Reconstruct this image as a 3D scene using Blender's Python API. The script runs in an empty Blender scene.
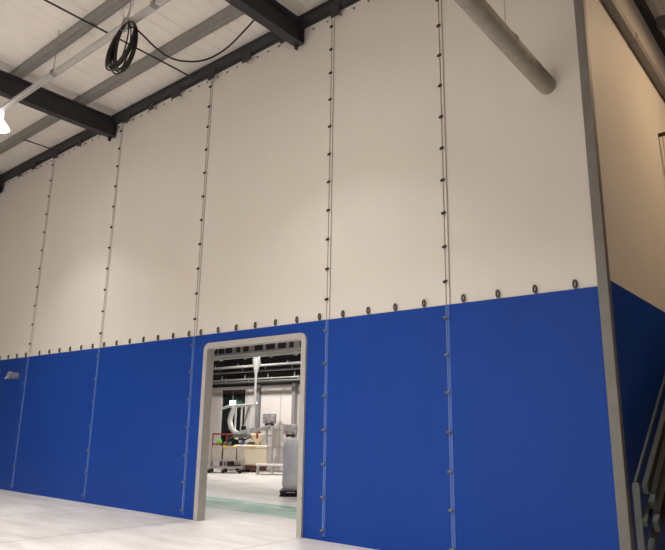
import bpy, bmesh, math, random
from mathutils import Vector, Matrix, Euler
random.seed(4)
S = bpy.context.scene
COL = S.collection
PI = math.pi

# ------------------------------------------------------------------ materials
def mat(name, col, rough=.6, metal=0., noise=0., scale=8., bump=0., bscale=40., spec=.4, stretch=(1, 1, 1), emit=None, es=0.):
    m = bpy.data.materials.new(name); m.use_nodes = True
    nt = m.node_tree; b = nt.nodes['Principled BSDF']
    b.inputs['Base Color'].default_value = (*col, 1)
    b.inputs['Roughness'].default_value = rough; b.inputs['Metallic'].default_value = metal
    b.inputs['Specular IOR Level'].default_value = spec
    tc = nt.nodes.new('ShaderNodeTexCoord'); mp = nt.nodes.new('ShaderNodeMapping')
    mp.inputs['Scale'].default_value = stretch
    nt.links.new(tc.outputs['Object'], mp.inputs['Vector'])
    if noise:
        n = nt.nodes.new('ShaderNodeTexNoise'); n.inputs['Scale'].default_value = scale; n.inputs['Detail'].default_value = 6
        r = nt.nodes.new('ShaderNodeValToRGB')
        r.color_ramp.elements[0].position = .3; r.color_ramp.elements[1].position = .7
        r.color_ramp.elements[0].color = (*[c * (1 - noise) for c in col], 1)
        r.color_ramp.elements[1].color = (*[min(1, c * (1 + noise)) for c in col], 1)
        nt.links.new(mp.outputs[0], n.inputs['Vector']); nt.links.new(n.outputs['Fac'], r.inputs['Fac'])
        nt.links.new(r.outputs[0], b.inputs['Base Color'])
    if bump:
        n2 = nt.nodes.new('ShaderNodeTexNoise'); n2.inputs['Scale'].default_value = bscale; n2.inputs['Detail'].default_value = 4
        bp = nt.nodes.new('ShaderNodeBump'); bp.inputs['Strength'].default_value = bump; bp.inputs['Distance'].default_value = .02
        nt.links.new(mp.outputs[0], n2.inputs['Vector']); nt.links.new(n2.outputs['Fac'], bp.inputs['Height'])
        nt.links.new(bp.outputs[0], b.inputs['Normal'])
    if emit:
        b.inputs['Emission Color'].default_value = (*emit, 1); b.inputs['Emission Strength'].default_value = es
    return m

M = dict(
    white=mat('white_pvc', (.72, .675, .61), .55, noise=.02, scale=.6, bump=.12, bscale=1.1, stretch=(1.6, 1, .35), spec=.3),
    tape=mat('white_tape', (.66, .61, .55), .5, spec=.3),
    blue=mat('blue_pvc', (.0045, .049, .295), .5, noise=.05, scale=1.2, bump=.1, bscale=1.2, stretch=(1.5, 1, .4), spec=.22),
    bluetape=mat('blue_tape', (.05, .125, .43), .4, spec=.4),
    cord=mat('pale_cord', (.17, .25, .47), .6), greycord=mat('grey_cord', (.36, .335, .3), .7),
    toggle=mat('dark_toggle', (.02, .018, .016), .5), gtoggle=mat('grey_toggle', (.17, .165, .15), .45, metal=.3),
    eyelet=mat('eyelet_steel', (.09, .08, .07), .45, metal=.5),
    steel=mat('painted_dark_steel', (.035, .032, .038), .55, noise=.1, scale=5),
    galv=mat('galvanised_steel', (.27, .26, .25), .5, metal=.35, noise=.12, scale=12),
    trunk=mat('pale_trunking', (.5, .48, .46), .5, metal=.2, noise=.05),
    post=mat('post_steel', (.19, .178, .158), .5, metal=.1, noise=.08, scale=6),
    jamb=mat('jamb_paint', (.44, .415, .38), .5, noise=.05, scale=8),
    pipe=mat('duct_grey', (.30, .27, .225), .6, noise=.14, scale=7, metal=.1),
    roof=mat('roof_liner', (.80, .745, .68), .6, noise=.03, scale=2),
    black=mat('black_rubber', (.012, .011, .011), .5), rod=mat('dark_rod', (.03, .027, .025), .5),
    lamp=mat('lamp_acrylic', (.7, .7, .7), .4, emit=(1, .96, .91), es=2.5),
    lens=mat('lamp_lens', (.9, .9, .9), .4, emit=(1, .96, .91), es=30.),
    innerwall=mat('inner_panel', (.74, .68, .645), .6, noise=.03, scale=3),
    joint=mat('panel_joint', (.42, .39, .37), .6), pillar=mat('pillar_grey', (.25, .245, .24), .6),
    darkwall=mat('dark_surface', (.03, .03, .028), .7, noise=.2, scale=3),
    curtain=mat('dark_strip', (.013, .017, .016), .35, noise=.4, scale=6, stretch=(6, 6, .4)),
    brown=mat('brown_board', (.05, .036, .03), .6),
    rail=mat('rail_paint', (.60, .61, .575), .5, noise=.06), pipes=mat('service_pipe', (.33, .32, .31), .4, metal=.4),
    slot=mat('dark_slot', (.03, .024, .02), .7), tray=mat('tray_grey', (.40, .36, .33), .55, noise=.08),
    chrome=mat('brushed_steel', (.6, .59, .57), .3, metal=.8, noise=.1), hose=mat('white_hose', (.72, .71, .68), .45),
    cream=mat('cream_plastic', (.75, .66, .50), .5, noise=.05, scale=6), tote=mat('beige_tote', (.50, .455, .385), .55, noise=.08, scale=6),
    yellow=mat('yellow_clip', (.8, .55, .03), .45), red=mat('red_paint', (.28, .045, .04), .45), maroon=mat('maroon_paint', (.10, .022, .02), .5),
    orange=mat('orange_label', (.75, .25, .12), .5), green=mat('green_tag', (.2, .6, .08), .5), bluep=mat('blue_part', (.04, .09, .3), .5),
    machine=mat('machine_grey', (.28, .27, .26), .5, metal=.3, noise=.25, scale=14), wrap=mat('stretch_wrap', (.74, .73, .72), .22, noise=.06, scale=9, bump=.5, bscale=9, stretch=(1, 1, .5), spec=.6),
    pallet=mat('black_pallet', (.012, .011, .011), .6), bench=mat('bench_white', (.64, .61, .57), .45, noise=.06),
    rack=mat('rack_grey', (.062, .072, .067), .45, metal=.2, noise=.1), rackshade=mat('rack_shaded', (.008, .010, .008), .5, noise=.1),  # second tone is the rack steel with shade put into its colour
    exitgreen=mat('exit_panel', (.1, .8, .5), .4, emit=(.6, 1., .9), es=3.), exitwhite=mat('exit_mark', (.9, .95, .9), .4, emit=(.95, 1., .97), es=4.5),
    stub=mat('stub_silver', (.42, .41, .40), .38, metal=.5),
)

# concrete floor with two saw-cut joints
def floor_mat():
    m = bpy.data.materials.new('concrete'); m.use_nodes = True; nt = m.node_tree; L = nt.links; N = nt.nodes
    b = N['Principled BSDF']; b.inputs['Roughness'].default_value = .55; b.inputs['Specular IOR Level'].default_value = .3
    tc = N.new('ShaderNodeTexCoord')
    def noise(sc, det, st=(1, 1, 1)):
        mp = N.new('ShaderNodeMapping'); mp.inputs['Scale'].default_value = st
        n = N.new('ShaderNodeTexNoise'); n.inputs['Scale'].default_value = sc; n.inputs['Detail'].default_value = det
        L.new(tc.outputs['Object'], mp.inputs[0]); L.new(mp.outputs[0], n.inputs['Vector']); return n.outputs['Fac']
    def ramp(f, p0, p1, c0, c1):
        r = N.new('ShaderNodeValToRGB'); e = r.color_ramp.elements
        e[0].position = p0; e[1].position = p1; e[0].color = (*c0, 1); e[1].color = (*c1, 1); L.new(f, r.inputs[0]); return r.outputs[0]
    def mul(a, c):
        x = N.new('ShaderNodeMix'); x.data_type = 'RGBA'; x.blend_type = 'MULTIPLY'; x.inputs[0].default_value = 1
        L.new(a, x.inputs[6]); L.new(c, x.inputs[7]); return x.outputs[2]
    c = ramp(noise(.55, 7), .3, .7, (.66, .62, .585), (.74, .70, .665))
    c = mul(c, ramp(noise(2.3, 8, (.35, 1.6, 1)), .3, .6, (.80, .79, .78), (1, 1, 1)))
    c = mul(c, ramp(noise(14, 5), .25, .6, (.93, .93, .925), (1, 1, 1)))
    sp = N.new('ShaderNodeSeparateXYZ'); L.new(tc.outputs['Object'], sp.inputs[0])
    for x0 in (-9.52, -6.85, -12.2, -4.2):
        s = N.new('ShaderNodeMath'); s.operation = 'SUBTRACT'; s.inputs[1].default_value = x0; L.new(sp.outputs[0], s.inputs[0])
        a = N.new('ShaderNodeMath'); a.operation = 'ABSOLUTE'; L.new(s.outputs[0], a.inputs[0])
        c = mul(c, ramp(a.outputs[0], .006, .03, (.66, .64, .62), (1, 1, 1)))
    L.new(c, b.inputs['Base Color'])
    return m
M['floor'] = floor_mat()

def worn_green():
    m = bpy.data.materials.new('worn_green_paint'); m.use_nodes = True; nt = m.node_tree; L = nt.links; N = nt.nodes
    b = N['Principled BSDF']; b.inputs['Roughness'].default_value = .5
    tc = N.new('ShaderNodeTexCoord'); mp = N.new('ShaderNodeMapping'); mp.inputs['Scale'].default_value = (.5, 2.2, 1)
    n = N.new('ShaderNodeTexNoise'); n.inputs['Scale'].default_value = 2.2; n.inputs['Detail'].default_value = 7
    r = N.new('ShaderNodeValToRGB'); e = r.color_ramp.elements
    e[0].position = .40; e[1].position = .62; e[0].color = (.13, .36, .25, 1); e[1].color = (.40, .56, .47, 1)
    L.new(tc.outputs['Object'], mp.inputs[0]); L.new(mp.outputs[0], n.inputs['Vector']); L.new(n.outputs['Fac'], r.inputs[0]); L.new(r.outputs[0], b.inputs['Base Color'])
    return m
M['wgreen'] = worn_green()

# ------------------------------------------------------------------ mesh builder
class MB:
    def __init__(s): s.v = []; s.f = []; s.sm = []
    def add(s, vs, fs, smooth=False):
        n = len(s.v); s.v += [tuple(v) for v in vs]
        for f in fs: s.f.append([i + n for i in f]); s.sm.append(smooth)
        return s
    def box(s, x0, x1, y0, y1, z0, z1, bev=0., mtx=None):
        bm = bmesh.new(); bmesh.ops.create_cube(bm, size=1)
        for v in bm.verts: v.co = Vector(((x0 + x1) / 2 + v.co.x * (x1 - x0), (y0 + y1) / 2 + v.co.y * (y1 - y0), (z0 + z1) / 2 + v.co.z * (z1 - z0)))
        if bev: bmesh.ops.bevel(bm, geom=bm.edges[:], offset=bev, segments=2, affect='EDGES', profile=.5)
        if mtx: bm.transform(mtx)
        bm.verts.index_update()
        s.add([v.co[:] for v in bm.verts], [[v.index for v in f.verts] for f in bm.faces]); bm.free(); return s
    def tube(s, pts, r, n=10, closed=False, cap=True):
        pts = [Vector(p) for p in pts]; k = len(pts); vs = []; fs = []
        rr = r if isinstance(r, (list, tuple)) else [r] * k
        up = None
        for i, p in enumerate(pts):
            if closed: t = pts[(i + 1) % k] - pts[i - 1]
            else: t = pts[min(i + 1, k - 1)] - pts[max(i - 1, 0)]
            t.normalize()
            if up is None:
                up = Vector((0, 0, 1)) if abs(t.z) < .9 else Vector((1, 0, 0))
            a = t.cross(up).normalized(); up = a.cross(t).normalized()
            for j in range(n):
                w = 2 * PI * j / n; vs.append(p + (a * math.cos(w) + up * math.sin(w)) * rr[i])
        m = k if closed else k - 1
        for i in range(m):
            for j in range(n):
                a0 = i * n + j; a1 = i * n + (j + 1) % n; b0 = ((i + 1) % k) * n + j; b1 = ((i + 1) % k) * n + (j + 1) % n
                fs.append([a0, a1, b1, b0])
        s.add(vs, fs, True)
        if cap and not closed:
            s.add(vs[:n], [list(range(n))[::-1]]); s.add(vs[-n:], [list(range(n))])
        return s
    def lathe(s, prof, n=24, c=(0, 0, 0)):
        vs = []; fs = []; c = Vector(c)
        for r, z in prof:
            for j in range(n): vs.append(c + Vector((r * math.cos(2 * PI * j / n), r * math.sin(2 * PI * j / n), z)))
        for i in range(len(prof) - 1):
            for j in range(n): fs.append([i * n + j, i * n + (j + 1) % n, (i + 1) * n + (j + 1) % n, (i + 1) * n + j])
        return s.add(vs, fs, True)
    def prism(s, poly, a, b, axis='x'):
        def P(u, w, t): return {'x': (t, u, w), 'y': (u, t, w), 'z': (u, w, t)}[axis]
        n = len(poly); vs = [P(u, w, a) for u, w in poly] + [P(u, w, b) for u, w in poly]
        fs = [[i, (i + 1) % n, n + (i + 1) % n, n + i] for i in range(n)] + [list(range(n))[::-1], [n + i for i in range(n)]]
        return s.add(vs, fs)
    def xf(s, mtx): s.v = [tuple(mtx @ Vector(v)) for v in s.v]; return s
    def build(s, name, m, parent=None):
        me = bpy.data.meshes.new(name); me.from_pydata(s.v, [], s.f); me.validate()
        bm = bmesh.new(); bm.from_mesh(me); bmesh.ops.recalc_face_normals(bm, faces=bm.faces[:]); bm.to_mesh(me); bm.free()
        if len(me.polygons) == len(s.sm): me.polygons.foreach_set('use_smooth', s.sm)
        me.materials.append(M[m]); o = bpy.data.objects.new(name, me); COL.objects.link(o)
        if parent: o.parent = parent
        return o

def tag(o, label, cat, group=None, kind=None):
    o['label'] = label; o['category'] = cat
    if group: o['group'] = group
    if kind: o['kind'] = kind
    return o
def thing(name, label, cat, loc=(0, 0, 0), rz=0, group=None):
    o = bpy.data.objects.new(name, None); o.empty_display_size = .1; COL.objects.link(o)
    o.location = loc; o.rotation_euler = (0, 0, rz); return tag(o, label, cat, group)
def struct(o): o['kind'] = 'structure'; return o
def dup(root, loc, label, group=None, rz=None):
    r = root.copy(); COL.objects.link(r); r.location = loc
    if rz is not None: r.rotation_euler = (0, 0, rz)
    r['label'] = label
    for ch in list(root.children):
        c = ch.copy(); COL.objects.link(c); c.parent = r
        for g in list(ch.children):
            d = g.copy(); COL.objects.link(d); d.parent = c
    return r
def slab(x0, x1, y0, y1, z0, z1): return MB().box(x0, x1, y0, y1, z0, z1)

# ------------------------------------------------------------------ dimensions (metres)
HB, HT = 3.28, 8.82
SX = [-16.486, -13.134, -9.79, -6.472, -4.315]           # the vertical seams
XC = -2.275                                              # corner post
DX0, DX1, DH = -9.42, -6.865, 3.11                        # doorway

# ------------------------------------------------------------------ setting
struct(slab(-40, 12, -18, 16, -.2, 0).build('floor', 'floor'))
rf = MB(); rf.box(-40, 12, -18, 16, 9.15, 9.3)
y = -18.; x = -40.
while x < 11.5:                                          # ribs of the roof liner run across the purlins
    rf.add([(x, -18, 9.15), (x + .02, -18, 9.138), (x + .06, -18, 9.138), (x + .08, -18, 9.15), (x, 16, 9.15), (x + .02, 16, 9.138), (x + .06, 16, 9.138), (x + .08, 16, 9.15)],
           [[0, 1, 5, 4], [1, 2, 6, 5], [2, 3, 7, 6]]); x += .333
struct(rf.build('ceiling', 'roof'))
struct(slab(-40, 12, -18.2, -18, 0, 9.15).build('wall_back', 'roof'))
struct(slab(-40.2, -40, -18, 16, 0, 9.15).build('wall_left', 'roof'))
struct(slab(12, 12.2, -18, 16, 0, 9.15).build('wall_right', 'darkwall'))
fw = MB()
fw.box(-40, -21.45, 10.75, 10.87, 0, 3.26); fw.box(-19.95, -2.3, 10.75, 10.87, 0, 3.26); fw.box(-21.45, -19.95, 10.75, 10.87, 3.14, 3.26)
wi = struct(fw.build('wall_far', 'innerwall'))
jn = MB()
for z in (.88, 1.52): jn.box(-19.93, -2.4, 10.742, 10.75, z - .012, z + .012)
for xx in (-19.85, -17.9, -16.4): jn.box(xx - .012, xx + .012, 10.742, 10.75, 0, 3.26)
jn.build('panel_joint', 'joint', wi)
struct(slab(-40, 12, 15.9, 16, 0, 9.15).build('wall_rear', 'darkwall'))
struct(slab(-40, -2.3, 10.87, 10.95, 3.2, 9.13).build('wall_dark_backdrop', 'darkwall'))  # dark sheet standing in for the unlit hall above the white partition

# ------------------------------------------------------------------ curtain panels
def panel_bm(x0, x1, z0, z1, y0, y1, hole=None):
    b = MB()
    if hole is None: return b.box(x0, x1, y0, y1, z0, z1, .003)
    hx0, hx1, hz, r = hole
    arc = lambda cx, cz, a0, a1: [(cx + r * math.cos(a0 + (a1 - a0) * i / 6), cz + r * math.sin(a0 + (a1 - a0) * i / 6)) for i in range(7)]
    poly = [(x0, z0), (hx0, z0)] + arc(hx0 + r, hz - r, PI, PI / 2) + arc(hx1 - r, hz - r, PI / 2, 0) + [(hx1, z0), (x1, z0), (x1, z1), (x0, z1)]
    return b.prism(poly, y0, y1, 'y')

def eyelet_mb(x, z, y=-.001):
    """oval steel ring standing proud of the curtain"""
    b = MB(); pts = [(x + .021 * math.cos(t), y - .012, z + .047 * math.sin(t)) for t in [2 * PI * i / 14 for i in range(14)]]
    b.tube(pts, .0115, 6, closed=True)
    b.box(x - .008, x + .008, y - .012, y + .014, z - .05, z - .034); b.box(x - .008, x + .008, y - .012, y + .014, z + .034, z + .05)
    return b

EYE = [[-16.65 - .5 * k for k in range(8)], [-13.42 - .5 * k for k in range(6)], [-9.95 - .5 * k for k in range(7)], [-6.62 - .495 * k for k in range(7)],
       [-4.67 - .49 * k for k in range(4)], [-2.55 - .5 * k for k in range(4)]]
EDG = [-20.6] + SX + [XC - .002]
WL = ['leftmost white upper curtain panel, cut by the left picture edge', 'second white upper curtain panel from the left, under the left roof beam end',
      'third white upper curtain panel from the left, below the cable coil', 'white upper curtain panel directly above the doorway',
      'narrow white upper curtain panel just right of the one over the doorway', 'white upper curtain panel beside the corner post, pierced by the grey pipe']
BL = ['leftmost blue lower curtain panel with the silver pipe stub', 'second blue lower curtain panel from the left, below the white wall', 'blue lower curtain panel just left of the doorway panel',
      'blue lower curtain panel with the doorway cut through it', 'narrow blue lower curtain panel just right of the doorway panel', 'wide blue lower curtain panel beside the corner post']
rnd = random.Random(2)
for i in range(6):
    x0, x1 = EDG[i] + .004, EDG[i + 1] - .004
    w = thing('wall_curtain', WL[i], 'curtain wall panel', ((x0 + x1) / 2, 0, HB), 0, 'white upper curtain panels')
    T = Matrix.Translation((-(x0 + x1) / 2, 0, -HB))
    panel_bm(x0, x1, 3.2, HT, .016, .026).xf(T).build('sheet', 'white', w)
    for ex in EYE[i]: eyelet_mb(ex, HB + .062, .004).xf(T).build('eyelet', 'eyelet', w)
    n = int((x1 - x0) / .28)
    MB().box(x0, x1, .008, .03, HT - .05, HT).xf(T).build('hem', 'white', w)
    for k in range(n):
        ex = x0 + (k + .6) * (x1 - x0) / n + rnd.uniform(-.03, .03)
        MB().tube([(ex, .018, HT - .1), (ex, -.002, HT - .1)], .019, 8).xf(T).build('rivet', 'gtoggle', w)
    p = thing('wall_curtain', BL[i], 'curtain wall panel', ((x0 + x1) / 2, 0, 0), 0, 'blue lower curtain panels')
    T = Matrix.Translation((-(x0 + x1) / 2, 0, 0))
    panel_bm(x0, x1, .012, HB, -.004, .012, (DX0 + .03, DX1 - .03, DH - .03, .12) if i == 3 else None).xf(T).build('sheet', 'blue', p)
    for a, c in ([(x0, DX0), (DX1, x1)] if i == 3 else [(x0, x1)]):
        MB().box(a, c, -.0075, .014, .0, .035).xf(T).build('bottom_hem', 'blue', p)

# side curtain round the corner
w = thing('wall_curtain', 'tan-lit white upper curtain on the side wall right of the corner post', 'curtain wall panel', (-2.19, 5, HB), 0)
MB().box(-.006, .004, -4.93, 5.7, -.06, HT - HB).build('sheet', 'white', w)
p = thing('wall_curtain', 'dark blue lower curtain on the side wall right of the corner post', 'curtain wall panel', (-2.19, 5, 0), 0)
MB().box(-.004, .012, -4.93, 5.7, .012, HB + .08).build('sheet', 'blue', p)

# seams with cord and toggles
SL = ['leftmost vertical curtain seam with cord and dark toggles', 'second vertical curtain seam from the left, meeting the left roof beam end', 'vertical curtain seam just left of the doorway',
      'vertical curtain seam just right of the doorway', 'vertical curtain seam nearest the corner post']
ZT = [.14, .61, 1.08, 1.58, 2.09, 2.59, 3.1, 3.61, 4.11, 4.61, 5.11, 5.61, 6.11, 6.62, 7.13, 7.64, 8.1, 8.56]
for i, sx in enumerate(SX):
    s = thing('curtain_lacing', SL[i], 'seam', (sx, 0, 0), 0, 'vertical lacing seams of the curtain wall')
    MB().box(-.035, .055, .006, .016, HB, HT).build('upper_flap', 'white', s)
    MB().box(-.008, .050, -.0105, -.0045, .06, HB).build('lower_flap', 'bluetape', s)
    MB().box(.048, .058, .002, .008, HB, HT - .02).build('flap_edge', 'greycord', s)
    MB().tube([(0, .003, HT - .05), (.004, .0, 6), (-.003, .003, HB)], .0065, 6).build('upper_cord', 'greycord', s)
    MB().tube([(0, -.013, HB), (.004, -.014, 1.6), (0, -.013, .18)], .007, 6).build('lower_cord', 'cord', s)
    MB().tube([(0, -.016, .24), (.022, -.018, .20), (.012, -.018, .12), (-.012, -.016, .10), (-.014, -.016, .15)], .009, 6).build('end_hook', 'cord', s)
    for z in ZT:
        lo = z < HB
        b = MB(); y0 = -.012 if lo else .004
        b.tube([(-.034, y0 - .012, z - .006), (-.022, y0 - .017, z - .004), (.022, y0 - .017, z + .004), (.034, y0 - .012, z + .006)], [.011, .021, .021, .011], 8)
        b.tube([(0, y0 + .001, z), (0, y0 - .016, z)], .011, 6)
        b.build('toggle', 'gtoggle' if lo else 'toggle', s)

# ------------------------------------------------------------------ doorway frame
def frame_poly(x0, x1, h, r, n=8):
    arc = lambda cx, cz, a0, a1: [(cx + r * math.cos(a0 + (a1 - a0) * i / n), cz + r * math.sin(a0 + (a1 - a0) * i / n)) for i in range(n + 1)]
    return [(x0, 0)] + arc(x0 + r, h - r, PI, PI / 2) + arc(x1 - r, h - r, PI / 2, 0) + [(x1, 0)]
t = .1
po = frame_poly(DX0, DX1, DH, .14); pi_ = frame_poly(DX0 + t, DX1 - t, DH - t, .05)
b = MB(); n = len(po)
vs = [(u, y_, w) for y_ in (-.045, .13) for pl in (po, pi_) for u, w in pl]
fs = []
for i in range(n - 1):
    fs += [[i, i + 1, n + i + 1, n + i], [2 * n + i, 2 * n + i + 1, 3 * n + i + 1, 3 * n + i], [i, i + 1, 2 * n + i + 1, 2 * n + i], [n + i, n + i + 1, 3 * n + i + 1, 3 * n + i]]
for e in (0, n - 1): fs.append([e, n + e, 3 * n + e, 2 * n + e])
b.add(vs, fs)
struct(b.build('door_1', 'jamb'))

# ------------------------------------------------------------------ corner post, side rail
cp = thing('corner_post', 'tall grey square steel post at the corner of the curtain wall', 'post', (-2.215, 0, 0))
MB().box(-.06, .06, -.06, .05, 0, 8.9, .008).build('tube', 'post', cp)
MB().box(-.09, .09, -.09, .08, 0, .012).build('base_plate', 'post', cp)
sr = thing('side_rail', 'grey steel rail running along the upper side wall from the corner post', 'rail', (-2.11, .06, 7.62))
MB().box(-.065, .05, 0, 10.4, 0, .15, .006).build('channel', 'galv', sr)
for yy in (2.2, 4.6): MB().box(-.068, .056, yy, yy + .1, -.012, .168).build('bracket', 'galv', sr)
st = thing('pipe_stub', 'small dark pipe stub with a hanging cord on the tan side wall', 'pipe', (-2.186, 3.7, 6.6))
MB().tube([(0, 0, 0), (.9, 0, 0)], .035, 10).build('tube', 'rod', st)
MB().tube([(.06, 0, -.02), (.07, .01, -1.2), (.075, .02, -3.1)], .007, 6).build('cord', 'greycord', st)

# ------------------------------------------------------------------ roof steel
def ibeam(mb, length, h, w, tf=.022, tw=.016):
    """I-section along +y from 0 to length, top at z=0"""
    mb.box(-w / 2, w / 2, 0, length, -tf, 0); mb.box(-w / 2, w / 2, 0, length, -h, -h + tf); mb.box(-tw / 2, tw / 2, 0, length, -h + tf, -tf)
    return mb
RX = [-19.6, -13.4, -7.2]
RL = ['dark steel roof beam at the far left, mostly out of view', 'dark steel roof beam running over the left white panels', 'dark steel roof beam meeting the wall above the doorway panels']
for i, rx in enumerate(RX):
    g = thing('roof_beam', RL[i], 'beam', (rx, -17.9, 8.93), 0, 'roof beams running out from the curtain wall')
    ibeam(MB(), 17.86, .48, .2).build('section', 'steel', g)
    MB().box(-.012, .012, 17.72, 17.8, -.60, -.48).build('lug', 'steel', g)
    MB().box(-.1, .1, 17.845, 17.86, -.48, 0).build('end_plate', 'steel', g)
    if i:
        MB().tube([(-.02, 17.0, .02), (-.1, 16.75, -.46)], .028, 8).build('brace', 'galv', g)
        MB().tube([(-.02, 15.5, .02), (-.1, 15.25, -.46)], .028, 8).build('brace', 'galv', g)
eb = thing('eaves_beam', 'long dark steel beam along the top of the white curtain wall', 'beam', (-21, 0, 9.05))
mb = MB(); mb.box(0, 18.8, -.1, .012, -.03, 0); mb.box(0, 18.8, -.1, .012, -.245, -.22); mb.box(0, 18.8, -.075, -.05, -.245, 0); mb.build('section', 'steel', eb)
x = .35
rnd = random.Random(8)
while x < 18.4:
    MB().box(x, x + rnd.uniform(.16, .34), -.122, -.101, -.41, -.2).build('cleat', 'steel', eb); x += rnd.choice((.85, 1.05, 1.25))
sb = thing('side_beam', 'dark steel beam along the top of the tan side wall', 'beam', (-2.2, .12, 9.14))
MB().box(-.08, .08, 0, 10.4, -.27, -.0).build('section', 'steel', sb)
for yy in (2.6, 4.1, 5.6): MB().box(.08, .1, yy, yy + .12, -.24, -.01).build('cleat', 'steel', sb)

PY = [-.95, -2.45, -3.95, -5.45, -6.95]
PL = ['galvanised roof purlin nearest the curtain wall', 'galvanised roof purlin second out from the curtain wall', 'galvanised roof purlin third out from the curtain wall', 'galvanised roof purlin fourth out from the curtain wall', 'galvanised roof purlin fifth out from the curtain wall']
for yy, lb in zip(PY, PL):
    g = thing('roof_purlin', lb, 'purlin', (-26, yy, 8.932), 0, 'purlins of the main roof')
    b = MB(); b.box(0, 34, -.07, .07, 0, .014); b.box(0, 34, -.08, -.065, 0, .2); b.box(0, 34, -.08, .05, .19, .203); b.box(0, 34, .056, .07, 0, .03)
    b.build('section', 'galv', g)
for yy, lb in zip((2.7, 4.25, 5.8), ('grey roof purlin beyond the side beam, nearest the corner', 'grey roof purlin meeting the dark side beam at top right', 'grey roof purlin farthest back beyond the side beam')):
    g = thing('roof_purlin', lb, 'purlin', (-2.1, yy, 8.932), 0, 'purlins beyond the side wall')
    b = MB(); b.box(0, 12, -.07, .07, 0, .014); b.box(0, 12, -.08, -.065, 0, .2); b.build('section', 'galv', g)
for xs, y0, y1, lb in ((-10.28, -3.9, -.12, 'thin dark sag rod crossing the purlins behind the cable coil'), (-16.27, -.95, -.12, 'short dark sag rod behind the left roof beam')):
    r = MB().tube([(xs, y0, 8.905), (xs, y1, 8.905)], .018, 8).build('sag_rod', 'rod'); tag(r, lb, 'rod', 'sag rods under the roof')

# ------------------------------------------------------------------ suspended trunking, lamps, cable
tr = thing('cable_trunking', 'long pale suspended cable trunking below the roof purlins', 'trunking', (-24, -2.62, 8.2))
b = MB(); b.box(0, 19.5, -.034, .034, -.032, .032, .006); b.build('channel', 'trunk', tr)
b = MB(); b.box(0, 19.5, .05, .058, -.06, -.035); b.box(0, 19.5, .035, .058, -.04, -.033); b.build('lip', 'trunk', tr)
for xs in (9.6, 12.7, 15.26): MB().tube([(xs, 0, .03), (xs + .03, 0, .94)], .009, 6).build('hanger_wire', 'greycord', tr)
for xs in (6.2, 9.9, 12.72, 16): MB().box(xs - .05, xs + .05, -.055, .055, -.045, .05, .004).build('bracket', 'galv', tr)

def high_bay(loc, label, watts, visible=True, col=(1, .95, .88), size=130, group='high bay lamps of the main hall'):
    g = thing('high_bay_lamp', label, 'lamp', loc, 0, group)
    MB().lathe([(.05, .42), (.09, .40), (.10, .22), (.13, .18), (.24, .03), (.255, 0), (.24, 0), (.12, .14), (0.001, .15)], 28).build('reflector', 'lamp', g)
    MB().lathe([(.001, .012), (.235, .012), (.235, .004), (.001, .004)], 28).build('lens', 'lens', g)
    MB().tube([(0, 0, .42), (0, 0, (8.17 if abs(loc[1] + 2.62) < .1 else 9.14) - loc[2])], .012, 8).build('drop_rod', 'greycord', g)
    l = bpy.data.lights.new('lamp_light', 'AREA'); l.shape = 'DISK'; l.size = .46; l.energy = watts; l.color = col; l.spread = math.radians(size)
    lo = bpy.data.objects.new('lamp_light', l); COL.objects.link(lo); lo.parent = g; lo.location = (0, 0, -.02)
    return g
WARM = (.97, .96, .945)
high_bay((-13.62, -2.62, 7.76), 'glowing white high bay lamp at the left picture edge', 74, col=WARM, size=105)
high_bay((-6.1, -2.62, 7.68), 'high bay lamp hung above the picture top near the right roof beam', 58, col=WARM, size=105)
for x_, y_, w_, lb in ((-4.2, -8.5, 690, 'unseen high bay lamp behind the camera on the right'), (-10.5, -8.5, 310, 'high bay lamp in front of the doorway, out of view'), (-17, -8.5, 170, 'high bay lamp far left, out of view'),  # unseen lamps for the hall light; rear pair added to brighten floor bounce
                       (-6, -14.5, 110, 'added high bay lamp farthest behind the camera on the right'), (-14, -14.5, 640, 'added high bay lamp farthest behind the camera on the left')):
    high_bay((x_, y_, 8.0), lb, w_, col=WARM, size=130)
high_bay((.5, 3.2, 8.66), 'orange high bay lamp beyond the corner post, out of view', 150, col=(1, .68, .39), size=180, group='orange lamps of the side bay')

# coil of cable hung from the trunking
CX, CY, CZ = -8.92, -2.68, 8.16
cc = thing('cable_coil', 'coil of black cable hanging from the suspended trunking', 'cable', (CX, CY, CZ))
rnd = random.Random(11)
b = MB(); b2 = MB()
for k in range(19):
    st_ = k % 6 == 5
    rx = .35 + rnd.uniform(-.03, .03); rz = .41 + rnd.uniform(-.04, .03); dy = rnd.uniform(-.05, .05); dx = rnd.uniform(-.05, .05) if st_ else rnd.uniform(-.03, .03)
    if st_: rx *= rnd.uniform(.4, .6)
    pts = []
    for i in range(44):
        a = 2 * PI * i / 44; px, pz = rx * math.cos(a), rz * math.sin(a)
        sq = 1 - .14 * max(0, math.sin(a)) ** 4
        pts.append((.235 + dx * (1 - math.sin(a)) + px * sq - .05 * (1 - math.sin(a)), dy * (1.1 - math.sin(a)), -.03 - rz + pz + px * .02))
    b.tube(pts, .0125, 6, closed=True)
b.build('loops', 'black', cc)
MB().tube([(.17 + .1 * math.cos(t_), .01, -.03 + .12 * math.sin(t_)) for t_ in [2 * PI * i / 16 for i in range(16)]], .02, 8, closed=True).build('tie', 'greycord', cc)
MB().tube([(.1 * math.cos(t_) + .0, .03 * math.sin(t_), -.76 + .06 * math.sin(t_)) for t_ in [2 * PI * i / 12 for i in range(12)]], .016, 6, closed=True).build('tie', 'greycord', cc)
for dx, dy in ((-.36, .1), (-.24, -.15), (-.12, .2), (-.05, -.1), (.06, .1)):
    MB().tube([(.17, 0, .02), (dx + .17, dy, .52 + .3 * abs(dx))], .004, 5).build('strand', 'greycord', cc)
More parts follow.
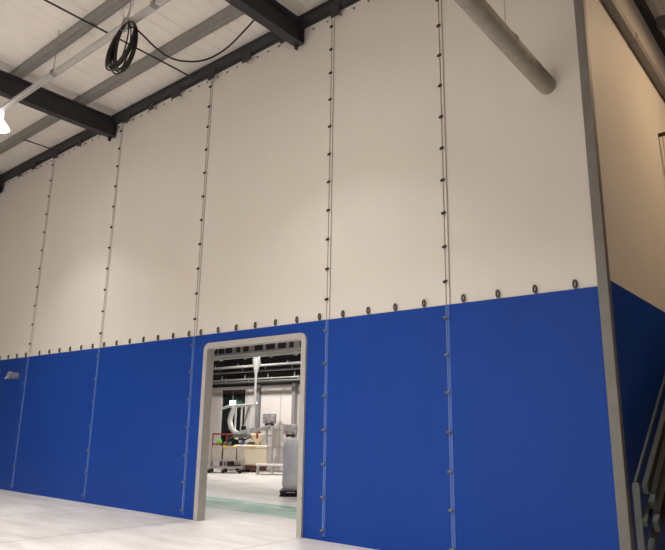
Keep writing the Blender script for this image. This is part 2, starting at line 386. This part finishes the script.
def smooth(pts, n=6):
    P = [Vector(p) for p in pts]; P = [P[0]] + P + [P[-1]]; out = []
    for i in range(1, len(P) - 2):
        for k in range(n):
            t_ = k / n; a, b_, c, d = P[i - 1:i + 3]
            out.append(.5 * ((2 * b_) + (c - a) * t_ + (2 * a - 5 * b_ + 4 * c - d) * t_ ** 2 + (3 * b_ - a - 3 * c + d) * t_ ** 3))
    return out + [P[-2]]
tail = smooth([(.1, .02, -.1), (.38, .03, -.16), (.57, .09, -.33), (.72, .22, -.53), (.86, .4, -.69), (1.0, .62, -.735), (1.18, .93, -.63), (1.37, 1.2, -.36), (1.51, 1.48, .09), (1.62, 1.6, .33)])
MB().tube(tail, .015, 8).build('tail', 'black', cc)

# ------------------------------------------------------------------ grey pipe through the white wall
gp = thing('grey_pipe', 'round grey pipe running into the white wall near the corner post', 'pipe', (-2.72, 0, 6.05))
MB().tube([(0, .02, 0), (-.02, -1.3, .06), (-.07, -3.2, .2), (-.1, -5.5, .36)], .118, 24).build('tube', 'pipe', gp)
for yy in (-1.1, -2.35): MB().tube([(-.012 + (yy + 1.1) * .02, yy, .055 - (yy + 1.1) * .07), (-.014 + (yy + 1.1) * .02, yy - .05, .058 - (yy + 1.1) * .07)], .124, 24).build('joint_band', 'pipe', gp)
MB().tube([(-.02, -1.18, .16), (-.03, -1.2, 3.09)], .005, 5).build('hanger_wire', 'greycord', gp)

# silver stub on the left blue panel
sp = thing('pipe_stub', 'short silver pipe stub sticking out of the leftmost blue panel', 'pipe', (-16.96, -.006, 2.81))
MB().tube([(0, 0, 0), (0, -.2, .0)], .085, 18).build('tube', 'stub', sp)
MB().tube([(0, -.2, 0), (0, -.24, 0)], .098, 18).build('collar', 'stub', sp)
MB().tube([(0, -.24, -.05), (-.02, -.3, -.09)], .03, 8).build('drain_tap', 'stub', sp)
du = thing('wall_duct', 'dim grey duct end beside the silver pipe stub', 'duct', (-18.6, -.006, 2.99))
MB().tube([(-.8, -.14, 0), (.75, -.14, .0)], .05, 10).build('tube', 'pipe', du)
for xx in (-.5, .6): MB().box(xx - .02, xx + .02, -.14, 0, -.03, .03).build('bracket', 'pipe', du)

# ------------------------------------------------------------------ steel frame at lower right
sf = thing('steel_frame', 'grey steel frame of sloping bars beside the corner post', 'frame', (-1.9, 0, 0))
def bar(mb, p, q, w, d):
    """rectangular bar p->q lying in a y-z plane, w across x"""
    p, q = Vector(p), Vector(q); t = (q - p).normalized(); nrm = Vector((0, -t.z, t.y)).normalized() * d / 2; sx = Vector((w / 2, 0, 0))
    vs = [c + a * sx + e * nrm for c in (p, q) for a, e in ((-1, -1), (1, -1), (1, 1), (-1, 1))]
    return mb.add(vs, [[0, 1, 2, 3], [4, 5, 6, 7], [0, 1, 5, 4], [1, 2, 6, 5], [2, 3, 7, 6], [3, 0, 4, 7]])
b = MB(); b.prism([(-.035, 0), (.03, 0), (.03, 1.1)] + [(-.0025 + .0325 * math.cos(PI * q_ / 8), 1.1 + .0325 * math.sin(PI * q_ / 8)) for q_ in range(1, 8)] + [(-.035, 1.1)], -.63, -.58, 'y'); b.build('post', 'rack', sf)
SLP = .68
def slope(x, y0, z0, L_, w, d, m, name='bar'):
    mb = MB(); bar(mb, (x, y0, z0), (x, y0 + L_, z0 + L_ * SLP), w, d); return mb.build(name, m, sf)
slope(-.02, -.56, 1.13, 3.2, .02, .03, 'rack', 'rail')
slope(.03, -.42, 1.05, 3.0, .05, .1, 'rack')
for x_, y_, z_, l_, w_, d_, m_ in ((.10, -.40, .98, 3.2, .05, .12, 'rackshade'), (.06, -.55, .82, 3.3, .04, .07, 'rackshade'), (.15, -.52, .80, 3.4, .05, .14, 'rackshade'), (.10, -.60, .60, 3.6, .05, .08, 'rackshade'), (.25, -.5, .70, 3.4, .05, .16, 'rackshade'), (.3, -.62, .45, 3.8, .05, .2, 'rackshade')):
    slope(x_, y_, z_, l_, w_, d_, m_)
    slope(x_, y_ - .1, z_ - .1 * SLP, .1, w_, d_ * .8, 'rack', 'lit_bar_end')  # lighter end pieces paint in the light falling on the bar ends
for xx, yy, h in ((-.02, 2.2, 2.9), (.3, 2.2, 2.4), (.3, -.5, .5)): MB().box(xx - .03, xx + .03, yy, yy + .06, 0, h).build('leg', 'rackshade', sf)
for k in range(7): MB().box(-.02, .33, .0 + .33 * k, .22 + .33 * k, .78 + .257 * k, .80 + .257 * k).build('tread', 'rackshade', sf)

# ------------------------------------------------------------------ room behind the doorway
fm = MB().box(-22, -2.6, 1.42, 2.72, 0, .003).build('floor_marking', 'wgreen'); tag(fm, 'worn green painted walkway stripe on the floor behind the doorway', 'floor marking')
RZ = math.radians(39.7)
# pillars and dark opening
for xx, lb in ((-19.08, 'grey pillar on the back room wall behind the hanging lifter'), (-17.08, 'grey pillar on the back room wall near the right door jamb')):
    o = MB().box(xx - .075, xx + .075, 10.58, 10.74, 0, 3.3, .006).build('pillar', 'pillar'); tag(o, lb, 'pillar', 'grey pillars in the back room')
dc = thing('strip_curtain', 'dark strip curtain hanging in the back room opening under the exit sign', 'strip curtain', (-20.7, 10.82, 0))
for k in range(7):
    MB().box(-.73 + k * .21, -.73 + k * .21 + .2, -.005 + .008 * (k % 2), .001 + .008 * (k % 2), .03, 2.95).build('strip', 'curtain', dc)
MB().box(-.74, .74, -.03, .03, 2.95, 3.13).build('header', 'brown', dc)
ex = thing('exit_sign', 'small lit green and white exit sign in the dark opening', 'sign', (-20.62, 10.66, 2.42))
MB().box(-.17, .17, -.02, .03, .03, .27, .006).build('panel', 'exitgreen', ex)
b = MB(); yf = -.024
b.prism([(-.14, .06), (-.03, .06), (-.03, .24), (-.14, .24)], yf - .002, yf, 'y')
b.prism([(.0, .13), (.07, .13), (.07, .08), (.15, .15), (.07, .22), (.07, .17), (.0, .17)], yf - .002, yf, 'y'); b.build('pictogram', 'exitwhite', ex)
MB().box(-.01, .01, 0, .012, .27, .72).build('hanger', 'greycord', ex)

# overhead services
ct = thing('cable_tray', 'grey slotted cable tray just inside the top of the doorway', 'cable tray', (-11, 2.0, 3.22))
MB().box(-4, 4.2, 0, .04, -.03, .17).build('side', 'tray', ct); MB().box(-4, 4.2, .04, .35, -.03, -.015).build('base', 'tray', ct)
rnd = random.Random(5); x = -2.2
while x < 2.6:
    wd = rnd.uniform(.12, .3); MB().box(x, x + wd, -.008, .0, .01, .13).build('slot', 'slot', ct); x += wd + (rnd.uniform(.03, .07) if x < -.2 else rnd.uniform(.08, .2))
for xx in (-3.9, 4.1): MB().tube([(xx, .2, -.02), (xx, .2, 5.92)], .01, 6).build('hanger', 'greycord', ct)
cr = thing('crane_rail', 'pale overhead crane rail across the top of the doorway view', 'rail', (-14.5, 5.0, 3.72))
b = MB(); b.box(-6, 6, -.1, .1, -.11, -.09); b.box(-6, 6, -.1, .1, .09, .11); b.box(-6, 6, -.015, .015, -.09, .09); b.box(-6, 6, -.06, .06, -.16, -.11); b.build('section', 'rail', cr)
for xx in (-1.3, -.35, .7, 1.75, 2.7): MB().box(xx - .04, xx + .04, -.05, .05, -.2, -.11, .01).build('trolley', 'chrome', cr)
for xx in (-5.5, 5.5): MB().tube([(xx, 0, .1), (xx, 0, 5.42)], .03, 8).build('hanger', 'steel', cr)
for (yy, zz, r_, lb) in ((9.6, 3.93, .055, 'upper grey service pipe across the back room'), (9.85, 3.76, .04, 'second grey service pipe from the top across the back room'), (10.0, 3.47, .03, 'third thin service pipe across the back room'), (10.2, 3.38, .04, 'lowest pale service pipe along the top of the back room wall')):
    g = thing('service_pipe', lb, 'pipe', (-18, yy, zz), 0, 'service pipes in the back room')
    MB().tube([(-6, 0, 0), (8, 0, 0)], r_, 10).build('tube', 'pipes', g)
    for xx in (-3.9, -2.6, -1.2, 0.1, 1.5): MB().box(xx - .02, xx + .02, -.02, .02, -.02, .19 if zz < 3.7 else .12).build('clip', 'pipes', g)
    for xx in (-5.8, 7.8): MB().tube([(xx, 0, 0), (xx, 0, 9.14 - zz)], .012, 6).build('hanger', 'greycord', g)
for yy, lb in ((6.3, 'dark overhead duct nearest the doorway in the back room'), (9.2, 'dark overhead duct deeper in the back room')):
    g = thing('overhead_duct', lb, 'duct', (-15, yy, 4.45), 0, 'dark ducts above the back room')
    MB().box(-9, 9, -.3, .3, -.05, .45, .02).build('casing', 'darkwall', g)
    for xx in (-8, 8): MB().tube([(xx, 0, .4), (xx, 0, 4.79)], .012, 6).build('hanger', 'greycord', g)

# hanging lifter
lf = thing('tube_lifter', 'white hanging lifter with curved hose and long handle in the back room', 'lifter', (-15.0, 6.6, 0), 0)
MB().lathe([(.03, 3.86), (.09, 3.84), (.125, 3.7), (.12, 3.56), (.07, 3.36), (.04, 3.24), (.04, 3.18)], 16).build('head', 'hose', lf)
MB().tube([(0, 0, 3.25), (.0, 0, 2.2)], .038, 12).build('mast', 'hose', lf)
MB().tube([(.1, 0, 2.36), (0, 0, 2.3), (-1.22, 0, 2.26), (-1.5, .0, 2.2)], .045, 10).build('handle', 'hose', lf)
MB().tube([(-.92, 0, 2.24), (-1.08, 0, 2.0), (-1.14, 0, 1.8), (-1.06, 0, 1.6), (-.86, 0, 1.44), (-.72, 0, 1.4)], .085, 12).build('hose', 'hose', lf)
for xx in (-.9, -.62, -.28): MB().tube([(xx, .03, 2.26), (xx, .03, 1.38)], .03, 8).build('upright', 'hose', lf)
MB().tube([(-.2, 0, 2.24), (-.34, 0, 1.95), (-.44, 0, 1.62)], [.06, .05, .03], 10).build('arm', 'chrome', lf)
MB().box(-.8, -.2, -.1, .1, 1.28, 1.4, .02).build('gripper', 'machine', lf)
MB().box(-.06, .06, -.04, .04, 3.84, 4.0).build('bracket', 'black', lf)
MB().box(-.52, -.4, -.06, .06, 1.52, 1.64, .02).build('knob', 'black', lf)

def placed(name, label, cat, x, y, group=None): return thing(name, label, cat, (x, y, 0), RZ, group)
# trolley (local x runs across the view, local y away from it)
tl = placed('trolley', 'wheeled steel trolley on the left in the doorway', 'trolley', -17.97, 8.15)
b = MB()
for z in (.44, .2): b.box(-.62, .58, .0, .05, z - .02, z + .02); b.box(-.62, .58, .6, .65, z - .02, z + .02); b.box(-.62, -.57, 0, .65, z - .02, z + .02); b.box(.53, .58, 0, .65, z - .02, z + .02)
b.build('frame', 'chrome', tl)
for xx in (-.6, -.1, .555):
    for yy in (.025, .625): MB().tube([(xx, yy, .13), (xx, yy, .45)], .024, 8).build('leg', 'chrome', tl)
for xx in (-.6, -.1, .5):
    for yy in (.03, .62):
        c = MB().box(xx - .03, xx + .03, yy - .03, yy + .03, .1, .16).build('caster', 'machine', tl)
        MB().tube([(xx - .02, yy, .07), (xx + .02, yy, .07)], .07, 14).xf(Matrix.Translation((xx, yy, 0)) @ Matrix.Rotation(.9, 4, 'Z') @ Matrix.Translation((-xx, -yy, 0))).build('wheel', 'black', c)
def tapered(mb, x0, x1, y0, y1, z0, z1, k, th=.012):
    def ring(z, e, i=0): return [(x0 - e + i, y0 - e + i, z), (x1 + e - i, y0 - e + i, z), (x1 + e - i, y1 + e - i, z), (x0 - e + i, y1 + e - i, z)]
    vs = ring(z0, 0) + ring(z1, k) + ring(z1, k, th) + ring(z0 + th, 0, th)
    fs = [[0, 1, 2, 3], [12, 13, 14, 15]]
    for a in (0, 4, 8):
        for j in range(4): fs.append([a + j, a + (j + 1) % 4, a + 4 + (j + 1) % 4, a + 4 + j])
    return mb.add(vs, fs)
rt = Matrix.Rotation(RZ, 4, 'Z')
def on_local(base, lx, ly, z): v = rt @ Vector((lx, ly, 0)); return (base[0] + v.x, base[1] + v.y, z)
TB = (-17.97, 8.15)
for lx, w_, lb in ((-.36, .36, 'beige tote at the left end of the trolley'), (.1, .48, 'beige tote with yellow clips in the middle of the trolley'), (.46, .2, 'narrow beige tote at the right end of the trolley')):
    g = thing('tote', lb, 'box', on_local(TB, lx, .05, .46), RZ, 'totes on the trolley')
    tapered(MB(), -w_ / 2 + .015, w_ / 2 - .015, 0, .5, 0, .47, .012).build('shell', 'tote', g)
    MB().box(-w_ / 2 - .005, w_ / 2 + .005, -.02, .012, .45, .48).build('rim', 'tote', g)
    if w_ > .4:
        for xx in (-.16, .16): MB().box(xx - .07, xx + .07, -.035, -.01, .42, .485, .008).build('clip', 'yellow', g)
# red rack with machine clutter behind the trolley
rr = placed('red_frame', 'red steel guard frame standing behind the trolley', 'frame', -18.75, 8.75)
b = MB(); b.box(-.5, -.46, 0, .04, 0, 1.37); b.box(.02, .06, 0, .04, 0, 1.37); b.box(-.5, .3, 0, .04, 1.31, 1.37); b.box(-.5, .06, 0, .04, .95, 1.0); b.build('frame', 'red', rr)
MB().box(-.34, -.14, -.01, .03, 1.0, 1.14, .02).build('tag', 'green', rr)
bw = placed('process_machine', 'grey and maroon machine with a sloping conveyor arm and cream hopper behind the trolley', 'machine', -18.77, 9.27)
MB().box(-.62, 1.0, .25, .8, .08, .3, .02).build('skid', 'maroon', bw)
for xx in (-.5, .0, .4, .85): MB().box(xx, xx + .12, .27, .4, 0, .09).build('foot', 'black', bw)
for xx, h in ((-.5, 1.05), (-.2, .9), (.1, 1.0), (.42, 1.05)): MB().box(xx, xx + .26, .2, .6, .3, h, .03).build('block', 'machine' if h > .95 else 'black', bw)
b = MB(); b.tube([(-.35, .16, 1.12), (.0, .14, 1.26), (.3, .14, 1.16), (.55, .14, 1.28), (.7, .16, 1.18)], .07, 8); b.build('hose', 'black', bw)
for xx, z, m in ((-.05, 1.2, 'cream'), (.28, 1.24, 'hose'), (.42, 1.12, 'cream'), (.1, 1.08, 'chrome')): MB().box(xx, xx + .14, .02, .12, z - .05, z + .04, .02).build('fitting', m, bw)
# sloping conveyor and cream hopper
cv = bw; CT = Matrix.Translation((.476, .185, 0))
b = MB(); b.box(-.75, .5, -.1, .1, -.07, .07, .02); b.xf(Matrix.Translation((.35, 0, 1.52)) @ Matrix.Rotation(-.28, 4, 'Y')); b.xf(CT).build('conveyor_arm', 'machine', cv)
b = MB(); b.box(-.65, -.05, -.14, .14, -.04, .14, .02); b.xf(Matrix.Translation((.3, 0, 1.5)) @ Matrix.Rotation(-.28, 4, 'Y')); b.xf(CT).build('conveyor_guard', 'chrome', cv)
for xx, h in ((-.2, 1.3), (.4, 1.45)): MB().box(xx - .03, xx + .03, .03, .09, 0, h).xf(CT).build('leg', 'maroon', cv)
b = MB(); b.lathe([(.07, .98), (.1, 1.05), (.26, 1.3), (.28, 1.38), (.26, 1.38), (.08, 1.06)], 18, (.36, -.3, 0)); b.xf(CT).build('hopper', 'cream', cv)
MB().box(.34, .42, -.62, -.56, 1.2, 1.42, .01).xf(CT).build('bracket', 'red', cv)
# cream bin
cb = placed('cream_bin', 'large cream plastic bin beside the trolley', 'bin', -17.83, 9.18)
b = MB(); b.box(-.6, .58, 0, .8, .24, .92, .07); b.build('body', 'cream', cb)
MB().box(-.64, .62, -.03, .83, .86, .96, .03).build('lid', 'cream', cb)
MB().box(-.02, .18, -.012, .002, .70, .74, .004).xf(Matrix.Translation((0, -.03, .17))).build('label', 'orange', cb)
MB().box(-.56, .56, .04, .8, .1, .24, .01).build('pallet', 'maroon', cb)
for xx in (-.45, .4): MB().box(xx, xx + .1, .06, .76, 0, .1).build('runner', 'black', cb)
bt = placed('blue_bottle', 'small blue bottle standing on the cream bin lid', 'bottle', *on_local((-17.83, 9.18), -.36, .2, 0)[:2])
bt.location.z = .96; MB().lathe([(.001, 0), (.05, 0), (.05, .1), (.02, .14), (.02, .17), (.001, .17)], 12).build('body', 'bluep', bt)
# low white bench
bn = placed('low_bench', 'low white metal bench in front of the cream bin', 'bench', -16.42, 8.8)
MB().box(-.5, .62, 0, .55, .3, .36, .008).build('top', 'bench', bn)
for xx in (-.47, .03, .56):
    for yy in (.03, .49): MB().box(xx, xx + .045, yy, yy + .045, 0, .3).build('leg', 'bench', bn)
MB().box(-.47, .6, .03, .07, .08, .11).build('rail', 'bench', bn); MB().box(-.47, .6, .47, .51, .08, .11).build('rail', 'bench', bn)
# pedestal control boxes
def pedestal(x, y, label, h, first=None):
    g = placed('control_pedestal', label, 'control box', x, y, 'control boxes on twin posts')
    MB().box(-.26, .24, -.12, .12, h - .37, h, .02).build('housing', 'machine', g)
    MB().box(.02, .2, -.14, -.115, h - .3, h - .06, .01).build('front_plate', 'chrome', g)
    for xx, zz in ((-.12, h - .28), (.1, h - .3)): MB().tube([(xx, -.12, zz), (xx, -.18, zz)], .035, 10).build('button', 'red', g)
    MB().box(-.18, .16, -.08, .1, h - .45, h - .37, .01).build('base', 'black', g)
    for xx in (-.09, .15): MB().box(xx - .03, xx + .03, -.03, .03, 0, h - .42).build('post', 'chrome', g)
    MB().box(-.09, .15, -.015, .015, h - .85, h - .8).build('crossbar', 'chrome', g); MB().box(-.2, .25, -.15, .15, 0, .02).build('foot', 'machine', g)
    return g
pedestal(-18.05, 10.33, 'grey control box on twin posts behind the low bench', 2.13)
pedestal(-16.42, 9.8, 'grey control box on twin posts behind the wrapped pallet load', 1.74)
# wrapped load on black pallet
wl = placed('wrapped_load', 'tall wrapped pale load on a pallet at the right door jamb', 'pallet load', -10.88, 4.2)
b = MB(); nseg = 7; ring = []
rnd = random.Random(3)
for k in range(nseg + 1):
    z = .13 + 1.22 * k / nseg; sh = .94 if k in (0, nseg) else 1
    ring.append([(sh * u * (.36 + rnd.uniform(-.014, .014)), .4 + sh * w_ * (.36 + rnd.uniform(-.014, .014)), z) for u, w_ in ((-1, -1), (0, -1.03), (1, -1), (1.03, 0), (1, 1), (0, 1.03), (-1, 1), (-1.03, 0))])
vs = [p_ for r_ in ring for p_ in r_]; fs = [[k * 8 + j, k * 8 + (j + 1) % 8, (k + 1) * 8 + (j + 1) % 8, (k + 1) * 8 + j] for k in range(nseg) for j in range(8)] + [list(range(8)), [nseg * 8 + j for j in range(8)]]
b.add(vs, fs, True); b.build('wrap', 'wrap', wl)
b = MB()
for z in (.0, .105): b.box(-.42, .42, 0, .8, z, z + .025)
for xx in (-.4, -.05, .3): b.box(xx, xx + .1, .0, .8, .025, .105)
b.build('pallet', 'pallet', wl)

# unseen lamps added to light the back room walls and wrapped load
for x_, y_, w_, lb in ((-9.3, 2.3, 80, 'added back room lamp nearest the doorway, above the view'), (-13.6, 5.2, 95, 'added back room lamp above the trolleys, out of view'), (-18.6, 8.3, 165, 'added back room lamp farthest left, out of view'), (-15.3, 8.3, 150, 'added back room lamp on the right near the far wall, out of view')):
    high_bay((x_, y_, 4.75), lb, w_, col=(1, .97, .93), size=180, group='added lamps of the back room')

# ------------------------------------------------------------------ world, camera, view
W = bpy.data.worlds.new('world'); S.world = W; W.use_nodes = True
W.node_tree.nodes['Background'].inputs[0].default_value = (1, .95, .9, 1); W.node_tree.nodes['Background'].inputs[1].default_value = .02
cam = bpy.data.cameras.new('camera'); co = bpy.data.objects.new('camera', cam); COL.objects.link(co)
cam.sensor_fit = 'HORIZONTAL'; cam.sensor_width = 36; cam.lens = 36 * 636.86 / 665; cam.clip_start = .05; cam.clip_end = 200
yaw, pit, rol = -.696, .2368, .0156
r = Vector((math.cos(yaw), -math.sin(yaw), 0)); f = Vector((math.sin(yaw) * math.cos(pit), math.cos(yaw) * math.cos(pit), math.sin(pit))); u = r.cross(f)
r2 = math.cos(rol) * r + math.sin(rol) * u; u2 = -math.sin(rol) * r + math.cos(rol) * u
mw = Matrix((r2, u2, -f)).transposed().to_4x4(); mw.translation = Vector((0, -7.618, 1.6)); co.matrix_world = mw
S.camera = co
S.view_settings.view_transform = 'Standard'; S.view_settings.look = 'None'; S.view_settings.exposure = 0.; S.view_settings.gamma = 1
S.cycles.use_denoising = True; S.cycles.max_bounces = 8; S.cycles.diffuse_bounces = 5
